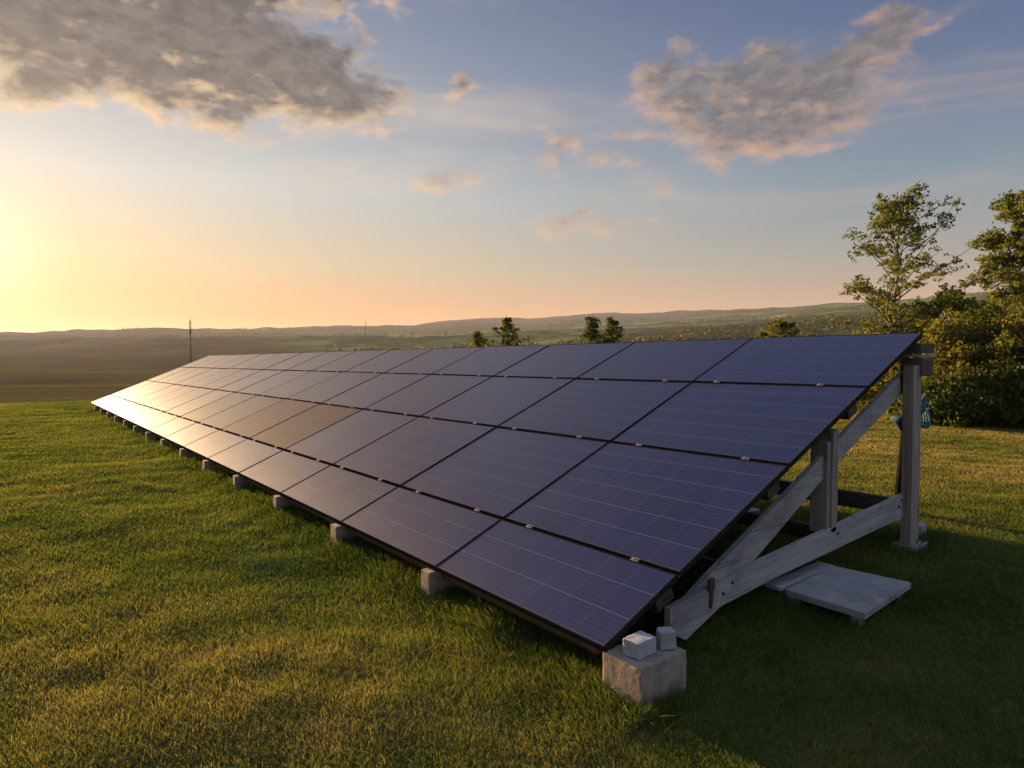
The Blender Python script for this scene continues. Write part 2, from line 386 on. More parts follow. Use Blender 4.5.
def mat_panel(name, base, line, rough, spec=0.5, dust=0.10, bmp=0.5, ior=1.5, coat=0.16):
    m, N, b, out = newmat(name)
    tc = N.new('ShaderNodeTexCoord'); P = tc.outputs['Object']
    x, y, z = N.sep(P); oi = N.new('ShaderNodeObjectInfo'); rnd = oi.outputs['Random']
    def line_mask(v, period, width, off=0.0):
        t = N.m('FRACT', N.m('DIVIDE', N.m('ADD', v, off), period))
        d = N.m('MULTIPLY', N.m('ABSOLUTE', N.m('SUBTRACT', t, 0.5)), period)   # distance from mid-cell
        return N.sstep(d, period/2-width, period/2-width*0.35)
    lx = line_mask(x, CELL_X, 0.0042, -0.012)        # long gaps between cell rows
    ly = line_mask(y, CELL_Y, 0.0030, -0.012)
    bus = line_mask(x, CELL_X/6, 0.0022, -0.012)
    cellid = N.comb(N.m('FLOOR', N.m('DIVIDE', N.m('SUBTRACT', x, 0.012), CELL_X)), N.m('FLOOR', N.m('DIVIDE', N.m('SUBTRACT', y, 0.012), CELL_Y)), N.m('MULTIPLY', rnd, 91.0))
    wn = N.new('ShaderNodeTexWhiteNoise'); N.put(wn.inputs['Vector'], cellid)
    k = N.m('ADD', 0.82, N.m('ADD', N.m('MULTIPLY', wn.outputs['Value'], 0.22), N.m('MULTIPLY', rnd, 0.22)))
    bc = N.mix(1.0, (*base, 1), N.comb(k, k, k), 'MULTIPLY')
    col = N.mix(N.m('MULTIPLY', bus, 0.22), bc, line)
    col = N.mix(N.m('MULTIPLY', ly, 0.30), col, line)
    col = N.mix(N.m('MULTIPLY', lx, 0.60), col, line)
    off = N.new('ShaderNodeVectorMath', operation='ADD'); N.put(off.inputs[0], P); N.put(off.inputs[1], N.comb(N.m('MULTIPLY', rnd, 37.0), 0.0, N.m('MULTIPLY', rnd, 11.0)))
    du = N.noise(off.outputs[0], 2.2, 6, 0.7, 0.3)
    st = N.noise(N.mapping(off.outputs[0], scl=(16, 0.8, 1)), 1.0, 5, 0.6)
    dm = N.m('MULTIPLY', N.m('ADD', N.sstep(du, 0.4, 0.8), N.m('MULTIPLY', st, 0.6)), dust)
    col = N.mix(dm, col, (0.26, 0.24, 0.22))
    N.put(b.inputs['Base Color'], col)
    b.inputs['Coat Weight'].default_value = coat; b.inputs['Coat Roughness'].default_value = 0.40; b.inputs['Coat IOR'].default_value = 1.5
    b.inputs['IOR'].default_value = ior; b.inputs['Specular Tint'].default_value = (1.0, 0.80, 0.64, 1)
    N.put(b.inputs['Roughness'], N.m('ADD', rough, N.m('MULTIPLY', du, 0.10)))
    b.inputs['Specular IOR Level'].default_value = spec
    nb = N.noise(N.mapping(off.outputs[0], scl=(2.0, 0.7, 1)), 1.0, 3, 0.5)
    bump(N, b, nb, 0.004, bmp)
    return m

M = dict(
  ground=mat_ground(),
  wood=mat_wood('weathered_wood', (0.27, 0.25, 0.225), (0.40, 0.38, 0.345), 'X'),
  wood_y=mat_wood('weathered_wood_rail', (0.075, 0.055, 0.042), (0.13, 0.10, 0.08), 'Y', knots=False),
  wood_z=mat_wood('weathered_wood_post', (0.23, 0.18, 0.14), (0.34, 0.285, 0.24), 'Z'),
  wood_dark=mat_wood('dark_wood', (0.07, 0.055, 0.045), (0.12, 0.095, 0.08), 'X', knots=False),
  concrete=mat_concrete('concrete', (0.22, 0.175, 0.13), (0.35, 0.30, 0.24)),
  slab=mat_concrete('slab_concrete', (0.25, 0.24, 0.225), (0.34, 0.325, 0.30), (0.17, 0.15, 0.12)),
  white_stone=mat_concrete('white_stone', (0.28, 0.30, 0.32), (0.40, 0.42, 0.44), (0.25, 0.25, 0.24)),
  grey_stone=mat_concrete('grey_stone', (0.24, 0.24, 0.23), (0.38, 0.37, 0.35)),
  panel=mat_panel('solar_cells', (0.003, 0.010, 0.060), (0.12, 0.15, 0.26), 0.27, 0.5, 0.02, ior=1.5),
  panel_brown=mat_panel('brown_solar_cells', (0.065, 0.027, 0.016), (0.13, 0.07, 0.05), 0.26, 0.5, 0.0, 0.0, ior=1.22, coat=0.16),
  panel_mid=mat_panel('mixed_solar_cells', (0.034, 0.020, 0.034), (0.13, 0.11, 0.14), 0.26, 0.5, 0.0, 0.2, ior=1.30),
  alu=mat_plain('panel_edge', (0.026, 0.023, 0.022), 0.9, 0.0, 0.2),
  clamp=mat_plain('clamp_metal', (0.30, 0.26, 0.22), 0.45, 0.7, 0.2),
  black=mat_plain('black_plastic', (0.012, 0.010, 0.010), 0.95, 0.0, 0.3),
  rust=mat_plain('rusty_iron', (0.06, 0.038, 0.028), 0.9, 0.0, 0.4, 30),
  teal=mat_plain('teal_hose', (0.05, 0.11, 0.125), 0.9, 0.0, 0.2),
  bluegrey=mat_plain('blue_grey_cap', (0.05, 0.08, 0.12), 0.95, 0.0, 0.25),
  mast=mat_plain('galvanised_mast', (0.03, 0.024, 0.02), 0.9, 0.0, 0.2),
  bark=mat_wood('bark', (0.09, 0.065, 0.045), (0.16, 0.12, 0.085), 'Z', knots=False),
  grass=mat_leaf('grass_blades', [(0.0, (0.045, 0.080, 0.020)), (0.3, (0.100, 0.140, 0.028)), (0.55, (0.170, 0.185, 0.042)), (0.75, (0.250, 0.215, 0.075)), (1.0, (0.38, 0.29, 0.15))], 0.42, 0.9, (1.1, 1.1, 0.5), 0.04),
  leaf=mat_leaf('tree_leaves', [(0.0, (0.055, 0.075, 0.018)), (0.5, (0.120, 0.140, 0.028)), (1.0, (0.22, 0.20, 0.045))], 0.45),
  leaf_dark=mat_leaf('dark_leaves', [(0.0, (0.030, 0.045, 0.014)), (0.5, (0.065, 0.085, 0.020)), (1.0, (0.13, 0.13, 0.030))], 0.4),
  leaf_gold=mat_leaf('golden_leaves', [(0.0, (0.050, 0.068, 0.018)), (0.4, (0.115, 0.125, 0.028)), (0.75, (0.185, 0.165, 0.038)), (1.0, (0.25, 0.165, 0.05))], 0.45),
  leaf_far=mat_leaf('far_wood_leaves', [(0.0, (0.025, 0.035, 0.012)), (1.0, (0.075, 0.085, 0.024))], 0.2),
)

# ------------------------------------------------------------------ ground sheet
def build_ground():
    rr = np.concatenate([np.linspace(0.4, 42, 400), 42*np.exp(np.linspace(0, math.log(8000/42), 330))[1:]])
    na = 1100
    dense = np.linspace(-15, 95, 900); rest = np.linspace(95, 345, 200+2)[1:-1]
    th = np.radians(np.concatenate([dense, rest])); na = len(th)
    Rr, Th = np.meshgrid(rr, th, indexing='ij')
    X = Rr*np.sin(Th); Y = Rr*np.cos(Th); Z = ground_z(X, Y)
    V = np.stack([X, Y, Z], -1).reshape(-1, 3)
    V = np.concatenate([V, [[0, 0, gz(0, 0)]]])
    i = np.arange(len(rr)-1)[:, None]*na; j = np.arange(na)[None]; j2 = (j+1) % na
    F = np.stack([i+j, i+na+j, i+na+j2, i+j2], -1).reshape(-1, 4)[:, ::-1]
    me = mesh_np('ground', V, F, smooth=True)
    # centre cap
    bm = bmesh.new(); bm.from_mesh(me); bm.verts.ensure_lookup_table()
    c = bm.verts[len(V)-1]
    for a in range(na):
        bm.faces.new((c, bm.verts[(a+1) % na], bm.verts[a])).smooth = True
    bm.normal_update(); bm.to_mesh(me); bm.free()
    tag(link('ground', me, M['ground']), kind='structure')
build_ground()

# ------------------------------------------------------------------ grass
TILT = R(23.2486)
A0 = np.array([2.427, 2.337, 0.20])
def build_grass(name, n, rmin, rmax, a0, a1, seed):
    rng = np.random.default_rng(seed)
    # density falls with distance, blades widen to keep cover
    k = 3.4; p = 1.62
    u = np.linspace(rmin, rmax, 4000); dens = u*np.where(u < k, 1.0, (k/u)**p)
    cdf = np.cumsum(dens); cdf /= cdf[-1]
    r = np.interp(rng.random(n), cdf, u); th = np.radians(rng.uniform(a0, a1, n))
    x = r*np.sin(th); y = r*np.cos(th)
    keep = ~((x > 3.4) & (x < 6.0) & (y > 5.5) & (y < 29)) & ~((x > 2.46) & (x < 2.79) & (y > 2.12) & (y < 2.36)) & ~((x > 4.3) & (x < 5.1) & (y > 1.84) & (y < 2.62)) \
         & ~((x > 6.39) & (x < 6.6) & (y > 2.34) & (y < 2.45))
    x, y, r = x[keep], y[keep], r[keep]; n = len(x)
    z = ground_z(x, y)
    patch = fbm(x*0.45, y*0.45, 4, 20); fine = vnoise(x*3.0, y*3.0, 31); clump = fbm(x*1.5, y*1.5, 3, 40)
    # unmown fringe along the low edge of the array and round what stands in the lawn
    fr = np.exp(-((x-2.50)/0.30)**2)*((y > 2.0) & (y < 29)) + np.exp(-(((x-2.6)/0.35)**2+((y-2.2)/0.35)**2))*0.35
    fr = fr + 0.8*np.exp(-np.maximum(0, np.maximum(np.abs(x-4.7)-0.42, np.abs(y-2.25)-0.42))/0.16)
    fr = fr + 0.8*np.exp(-(((x-6.6)/0.4)**2+((y-2.5)/0.4)**2)) + 0.45*((x > 2.5) & (x < 7.2) & (y > 2.3) & (y < 29))
    fr = np.clip(fr, 0, 1.1)*(0.55+0.8*vnoise(x*2.2, y*2.2, 50))
    h = (0.020+0.018*rng.random(n))*(0.75+0.7*clump) + fr*0.105*(0.35+0.65*rng.random(n))
    h *= 1+0.35*np.clip((r-8)/20, 0, 1)
    h = h*np.where((rng.random(n) < 0.005) & (fr < 0.15), rng.uniform(1.6, 2.6, n), 1.0)
    w = 0.0015*np.maximum(1, r/3.6)**0.72*rng.uniform(0.7, 1.3, n)
    w = w*(1+0.5*np.clip(fr, 0, 1))
    lean = rng.normal(0, 0.42, (n, 2))*h[:, None]*1.15
    ang = rng.uniform(0, 2*np.pi, n); wx = np.cos(ang)*w; wy = np.sin(ang)*w
    # straw-coloured wear where the lawn is thin, stripes left by the mower towards the bushes
    tint = 0.32+0.50*(patch-0.5)*1.15+0.28*(fine-0.5)+rng.normal(0, 0.13, n)
    wear = np.exp(-(((x-0.75)/1.1)**2+((y-3.6)/1.5)**2))*0.75 + np.exp(-(((x-0.2)/0.8)**2+((y-5.4)/1.8)**2))*0.45 + np.exp(-(((x-2.2)/1.2)**2+((y-1.7)/0.9)**2))*0.35
    tint = tint + 0.25*wear*(0.2+1.6*fbm(x*1.9, y*1.9, 3, 70))
    st = 0.5+0.5*np.sin((x*0.93-y*0.36)*1.25+2*vnoise(x*0.2, y*0.2, 80)); rs = smooth01((x-8.2)/2.0)
    tint = tint + rs*(0.19+0.30*smooth01(st)) - 0.12*rs*(x > 16.5)
    tint = tint + (rng.random(n) < 0.07)*0.4 - np.clip(fr, 0, 1)*0.16
    tint = np.clip(tint, 0, 1)
    b = np.stack([x, y, z-0.004], -1)
    side = np.stack([wx, wy, np.zeros(n)], -1)
    mid = b + np.stack([lean[:, 0]*0.35, lean[:, 1]*0.35, h*0.58], -1)
    tip = b + np.stack([lean[:, 0], lean[:, 1], h*np.sqrt(np.clip(1-0.25*(lean**2).sum(1)/h**2, 0.3, 1))], -1)
    # each blade: a quad up to mid height and a quad closing to the tip
    V = np.stack([b-side, b+side, mid+side*0.75, mid-side*0.75, tip+side*0.12, tip-side*0.12], 1).reshape(-1, 3)
    i = np.arange(n)[:, None]*6
    F = np.concatenate([i+np.array([[0, 1, 2, 3]]), i+np.array([[3, 2, 4, 5]])], 0)
    me = mesh_np(name, V, F, np.repeat(tint, 6))
    tag(link(name, me, M['grass']), 'short mown lawn grass, greener and longer under the panels', 'grass', kind='stuff')
build_grass('grass', 1350000, 2.0, 37.0, -14, 92, 3)

# ------------------------------------------------------------------ solar array
YS = [A0[1]+1.7*k for k in range(6)]
while len(YS) < 16: YS.append(YS[-1]+1.765)
RH = [0.685, 1.315, 1.300, 1.187]
S0 = [0.0]
for h in RH: S0.append(S0[-1]+h)
arr = empty('solar_array', (A0[0], A0[1], 0))
tag(arr, 'long tilted solar array of dark blue panels on a weathered timber frame across the lawn', 'solar array')
O = Vector((A0[0], A0[1], 0))
def rel(o): o.parent = arr; o.location = -O; return o
ZOFF = A0[2]
def pl(s, dn=0.0):
    """point on the panel plane, s metres up the slope, dn metres below it -> (x, z) in array space"""
    return (s*math.cos(TILT)+dn*math.sin(TILT), ZOFF+s*math.sin(TILT)-dn*math.cos(TILT))
GR, GC, TH = 0.026, 0.012, 0.036
pan_cache = {}
def panel_mesh(h, w):
    key = (round(h, 4), round(w, 4))
    if key in pan_cache: return pan_cache[key]
    H, W = h-GR, w-GC; rim = 0.010
    g = MB()
    # glass face: subdivided sheet with thickness
    g.box((H/2, W/2, -0.006), (H-2*rim, W-2*rim, 0.008), bevel=0)
    me = bpy.data.meshes.new('solar_panel'); g.bm.to_mesh(me); g.bm.free()
    f = MB()
    for (c, d) in (((rim/2, W/2, -TH/2), (rim, W, TH)), ((H-rim/2, W/2, -TH/2), (rim, W, TH)),
                   ((H/2, rim/2, -TH/2), (H-2*rim-0.001, rim, TH)), ((H/2, W-rim/2, -TH/2), (H-2*rim-0.001, rim, TH)),
                   ((H/2, W/2, -0.014), (H-2*rim, W-2*rim, 0.004))):
        f.box(c, d, bevel=0.0012 if d[2] > 0.01 else 0)
    mf = bpy.data.meshes.new('panel_frame'); f.bm.to_mesh(mf); f.bm.free(); mf.materials.append(M['alu'])
    pan_cache[key] = (me, mf); return pan_cache[key]
cm_ = MB(); cm_.box((0, 0, 0), (0.030, 0.060, 0.005), bevel=0.002); cm_.box((0, 0, -0.018), (0.014, 0.05, 0.032), bevel=0.001)
cm_.tube([(0, 0, 0.003), (0, 0, 0.011)], 0.009, 8)
clamp_me = bpy.data.meshes.new('clamp'); cm_.bm.to_mesh(clamp_me); cm_.bm.free(); clamp_me.materials.append(M['clamp'])
brown = {(1, 4), (1, 5), (1, 6), (1, 7)}
for c in range(15):
    w = YS[c+1]-YS[c]
    for r in range(4):
        me, mf = panel_mesh(RH[r], w)
        mm = me
        if (r, c) in brown:
            mm = me.copy(); mm.materials.clear(); mm.materials.append(M['panel_brown' if c < 6 else 'panel_mid'])
        elif not me.materials: me.materials.append(M['panel'])
        o = link('solar_panel', mm, None, arr)
        if (r, c) in brown: o['label'] = 'browner, duller solar panel in the second row' if c < 6 else 'slightly brownish solar panel beside the browner ones'
        x, z = pl(S0[r]+GR/2)
        o.location = (x, YS[c]-A0[1]+GC/2, z)
        o.rotation_euler = (random.uniform(-.0022, .0022), -TILT+random.uniform(-.0025, .0025), random.uniform(-.0006, .0006))
        fo = link('panel_frame', mf, None, o)
        if r > 0:
            for fy in (0.22, 0.80):
                co = link('clamp', clamp_me, None, o); co.location = (-GR/2, w*fy+random.uniform(-.05, .05), 0.004)
END = YS[15]-A0[1]
# rails along the array under the row joints
for i, s in enumerate((0.10, S0[1], S0[2], S0[3], S0[4]-0.14)):
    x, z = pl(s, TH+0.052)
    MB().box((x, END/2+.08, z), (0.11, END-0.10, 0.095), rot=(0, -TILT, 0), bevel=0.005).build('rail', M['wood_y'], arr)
    if 0 < i < 4:
        x, z = pl(s, TH-0.004)
        MB().box((x, END/2, z), (0.05, END-0.02, 0.006), rot=(0, -TILT, 0), bevel=0.001).build('rail_strip', M['rust'], arr)
# end frame, measured in (x, z)
def W2(pts): return [(p[0]-O[0], p[1]) for p in pts]
beam_pts = W2([(3.083, .083), (3.085, .232), (3.446, .269), (4.097, .334), (6.50, .502), (6.50, .292), (4.242, .175), (3.60, .124), (3.24, -.0)])
rafter_pts = W2([(3.40, .075), (3.30, .215), (3.519, .318), (4.842, .895), (6.50, 1.617), (6.60, 1.655), (6.60, 1.47), (5.185, .870), (4.096, .345)])
def frame(y, first=False):
    yy = y-O[1]
    f0 = yy+0.085
    MB().prism(beam_pts, f0, f0+0.045).build('base_beam', M['wood'], arr)
    MB().prism(rafter_pts, f0+0.047, f0+0.092).build('rafter', M['wood'], arr)
    a = MB()
    a.box((5.105-O[0], f0+0.075, (.36+1.10)/2+0.03), (0.075, 0.15, 1.10-.30), bevel=0.005)
    a.box((5.035-O[0], f0+0.082, (.36+1.04)/2+0.02), (0.058, 0.135, 1.04-.32), bevel=0.005)
    a.box((5.168-O[0], f0+0.082, (.36+1.12)/2+0.02), (0.045, 0.130, 1.12-.30), bevel=0.005)
    a.build('middle_post', M['wood_z'], arr)
    b = MB()
    b.box((6.455-O[0], f0-0.027, 0.845), (0.125, 0.09, 1.65), bevel=0.005)
    b.box((6.560-O[0], f0-0.022, 0.845), (0.075, 0.08, 1.65), bevel=0.005)
    b.build('back_post', M['wood_z'], arr)
    if first:
        for (bx, bz) in ((3.62, .205), (3.72, .255), (5.06, .385), (5.16, .345), (6.30, .40), (6.36, .45), (5.10, .92), (6.42, 1.56)):
            yb = f0-.004 if bz < .5 else f0+.043
            MB().tube([(bx-O[0], yb+.006, bz), (bx-O[0], yb-.004, bz)], .011, 8).build('bolt', M['rust'], arr)
        cb = MB(); pts = [(3.0+.12*i-O[0], f0+.13+.01*math.sin(i*1.7), .20+ZOFF+(.12*i+.57)*math.tan(TILT)-.25-.045*abs(math.sin(i*.8))) for i in range(28)]
        cb.tube(pts, .006, 6); cb.build('cable', M['black'], arr)
        k = MB(); k.box((3.475-O[0], f0-0.012, .30), (0.06, 0.02, 0.075), bevel=0.004); k.tube([(3.485-O[0], f0-0.012, .27), (3.48-O[0], f0-0.010, .18), (3.472-O[0], f0-.012, .145)], [0.013, 0.011, 0.006], 8)
        k.build('strap', M['wood_dark'], arr)
        j = MB(); j.box((6.645-O[0], f0-0.01, 1.825), (0.31, 0.16, 0.085), bevel=0.006); j.box((6.645-O[0], f0+0.0, 1.655), (0.27, 0.18, 0.17), bevel=0.016)
        j.tube([(6.70-O[0], f0, 1.58), (6.70-O[0], f0, 1.52), (6.66-O[0], f0+.02, 1.46)], 0.012, 8)
        j.build('junction_box', M['wood_y'], arr)
        MB().box((6.70-O[0], f0-0.01, 1.757), (0.42, 0.12, 0.022), bevel=0.003).build('bracket', M['wood'], arr)
for k in range(16): frame(YS[k] if k < 15 else YS[k]-0.30, k == 0)
# long ground-level braces that tie the frames
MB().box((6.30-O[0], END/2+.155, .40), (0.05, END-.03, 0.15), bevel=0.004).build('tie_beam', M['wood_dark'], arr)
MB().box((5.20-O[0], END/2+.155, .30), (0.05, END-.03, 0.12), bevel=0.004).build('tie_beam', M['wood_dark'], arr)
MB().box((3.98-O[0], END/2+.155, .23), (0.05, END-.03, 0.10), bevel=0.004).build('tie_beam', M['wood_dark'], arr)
# lower plank below the front edge
x, z = pl(0.02, TH+0.002)
# short spacers between near rafter and panels
for s in (S0[1], S0[2], S0[3]):
    sp = MB()
    x, z = pl(s-0.03, 0.20)
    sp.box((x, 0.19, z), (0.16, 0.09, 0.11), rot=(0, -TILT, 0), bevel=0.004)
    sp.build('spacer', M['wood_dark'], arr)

def rough_stone(name, dims, mat, z0=0.0, amp=.0016, res=.022, seed=0, edge=.006):
    """a cast block with worn edges: a fine box grid, rounded and pushed about by noise"""
    from mathutils import noise as mn
    bm = bmesh.new(); bmesh.ops.create_cube(bm, size=1.0)
    n = max(3, int(max(dims)/res)); bmesh.ops.subdivide_edges(bm, edges=bm.edges[:], cuts=n, use_grid_fill=True)
    hx = [d/2 for d in dims]
    for v in bm.verts:
        p = Vector([v.co[i]*dims[i] for i in range(3)])
        q = Vector((p.x*9+seed*3.1, p.y*9, p.z*9)); wob = mn.noise(q*0.9)
        e = edge*max(.25, .8+1.9*mn.noise(q*2.6))
        c = Vector([max(-h+e, min(h-e, p[i])) for i, h in enumerate(hx)])
        d = p-c
        if d.length > 1e-6: p = c+d.normalized()*min(d.length, e) if sum(abs(x) > 1e-6 for x in d) > 1 else p
        p += Vector((mn.noise(q*3), mn.noise(q*3+Vector((7, 0, 0))), mn.noise(q*3+Vector((0, 9, 0)))))*amp
        v.co = p+Vector((0, 0, z0))
    for f in bm.faces: f.smooth = True
    me = bpy.data.meshes.new(name); bm.normal_update(); bm.to_mesh(me); bm.free(); me.set_sharp_from_angle(angle=R(32))
    return link(name, me, mat)
_bs = [0]
# footing blocks: the array rests on them, so each is its own thing
def block(x0, x1, y0, y1, h, label, name='concrete_block', mat='concrete', group='concrete blocks under the low edge of the solar array', cat='concrete block', jit=.004, lip=False):
    cx, cy = (x0+x1)/2, (y0+y1)/2
    _bs[0] += 1
    o = rough_stone(name, (x1-x0, y1-y0, h+.16+(.018 if lip else 0)), M[mat], (h-.16)/2+(.009 if lip else 0), seed=_bs[0], res=.012 if lip else .018, amp=.0013); o.location = (cx, cy, 0)
    tag(o, label, cat, group); return o
block(2.452, 2.815, 2.100, 2.366, .155, 'big concrete block at the near corner of the array with two bricks on top', lip=True)
ords = ['second', 'third', 'fourth', 'fifth', 'sixth', 'seventh', 'eighth', 'ninth', 'tenth', 'eleventh', 'twelfth', 'thirteenth', 'fourteenth', 'fifteenth']
for k in range(1, 15):
    y = YS[k]
    block(2.400+random.uniform(-.006, .010), 2.80, y+.03, y+.15+random.uniform(-.02, .02), .158+random.uniform(-.008, .002),
          '%s concrete block from the near corner, under the low panel edge' % ords[k-1])
for k in range(0, 4):
    y = YS[k]
    lab = ['flat concrete pad under the nearest back post', 'pad under the second back post, behind the near frame', 'pad under the third back post', 'pad under the fourth back post'][k]
    block(6.36, 6.66, y-.04, y+.16, .045, lab, 'footing_pad', 'grey_stone', 'footing pads under the back posts', 'footing pad')
o = rough_stone('pale_stone', (.16, .16, .17), M['slab'], .06, .008, .02, 47, .035); o.location = (6.90, 2.50, 0)
tag(o, 'pale rounded stone in the grass against the foot of the near back post', 'stone')
o = rough_stone('white_brick', (.150, .108, .085), M['white_stone'], .0425, .002, .010, 41, .006); o.rotation_euler = (0, 0, R(4)); o.location = (2.582, 2.224, .176)
tag(o, 'small white brick on the near corner block, under the panel edge', 'brick')
o = rough_stone('grey_brick', (.088, .078, .094), M['grey_stone'], .048, .002, .010, 43, .007); o.rotation_euler = (0, 0, R(-30)); o.location = (2.752, 2.186, .176)
tag(o, 'small grey brick beside the white one, touching the beam end', 'brick')

# paving slab and plank lying in front of the frame
sl = MB().prism([(4.282, 2.365), (4.276, 1.825), (5.140, 1.880), (5.085, 2.412)], .058, .104, bevel=.005, ax='xy').build('paving_slab', M['slab'])
tag(sl, 'square pale concrete slab raised on feet in the grass in front of the frame', 'slab')
for (fx, fy) in ((4.33, 1.90), (4.33, 2.33), (5.05, 1.95), (5.03, 2.35)):
    MB().box((fx, fy, .02), (.06, .07, .08), bevel=.006, jitter=.004).build('foot_block', M['grey_stone'], sl)
pk = MB().box((0, 0, 0), (.82, .13, .028), rot=(0, 0, R(1)), bevel=.004).build('wood_plank', M['wood']); pk.location = (4.70, 2.475, .088)
tag(pk, 'weathered wooden plank beside the back edge of the concrete slab', 'plank')
for px_ in (-.34, .34): q_ = MB().box((px_, 0, -.055), (.07, .11, .075), bevel=.005).build('support', M['wood_dark'], pk)

# garden things behind the back post
st = empty('hose_stand', (7.86, 3.0, 0)); tag(st, 'dark leaning garden stake with a blue grey cap behind the near back post', 'garden stake')
MB().tube([(.0, 0, -.05), (-.01, 0, .25), (.03, 0, .60), (.055, 0, .92), (.03, 0, 1.02)], [.062, .060, .042, .030, .034], 12).build('stake', M['black'], st)
c_ = MB(); c_.tube([(.045, 0, .94), (.015, 0, 1.02), (-.01, 0, 1.07), (-.01, 0, 1.10)], [.036, .080, .112, .100], 14); c_.build('cap', M['bluegrey'], st)
hs = MB()
for q in range(3):
    pts = []
    for a in range(25):
        t = 2*math.pi*a/24
        pts.append((math.sin(t)*(.10+.012*q), .03*q-.03+.03*math.sin(2*t), .175*math.cos(t)+.01*q))
    hs.tube([(Matrix.Rotation(R(20+5*q), 3, 'Y') @ Vector(p)) for p in pts], .014, 8, cap=False)
ho = hs.build('garden_hose', M['teal']); ho.location = (8.50, 3.02, 1.10)
tag(ho, 'teal coiled garden hose hanging behind the near back post', 'garden hose')
hk = MB(); hk.tube([(0, 0, -.05), (0, 0, 1.25)], .017, 8); hk.tube([(0, 0, 1.24), (0, -.05, 1.27), (0, -.10, 1.26), (0, -.12, 1.30)], .011, 8)
hko = hk.build('hose_post', M['bluegrey']); hko.location = (8.52, 3.12, 0)
tag(hko, 'thin blue grey post that carries the teal hose', 'post')

# ------------------------------------------------------------------ trees and shrubs
def tube_np(path, rad, n=6):
    path = np.asarray(path, float); rad = np.asarray(rad, float); k = len(path)
    d = np.gradient(path, axis=0); d /= np.linalg.norm(d, axis=1)[:, None]+1e-9
    up = np.array([0.31, 0.17, 0.94]); a = np.cross(d, up); a /= np.linalg.norm(a, axis=1)[:, None]+1e-9; b = np.cross(d, a)
    t = np.arange(n)/n*2*np.pi
    V = (path[:, None]+rad[:, None, None]*(a[:, None]*np.cos(t)[None, :, None]+b[:, None]*np.sin(t)[None, :, None])).reshape(-1, 3)
    i = np.arange(k-1)[:, None]*n; j = np.arange(n)[None]
    F = np.stack([i+j, i+(j+1) % n, i+n+(j+1) % n, i+n+j], -1).reshape(-1, 4)
    return V, F
def leaves_np(C, size, rng, tint, up=0.3):
    n = len(C); d = rng.normal(0, 1, (n, 3)); d[:, 2] += up; d /= np.linalg.norm(d, axis=1)[:, None]
    q = rng.normal(0, 1, (n, 3)); s = np.cross(d, q); s /= np.linalg.norm(s, axis=1)[:, None]+1e-9
    L = size*rng.uniform(.6, 1.3, n)[:, None]; Wd = L*0.36
    V = np.stack([C-d*L*.5, C+s*Wd, C+d*L*.5, C-s*Wd], 1).reshape(-1, 3)
    F = np.arange(n*4).reshape(-1, 4)
    return V, F, np.repeat(tint, 4)
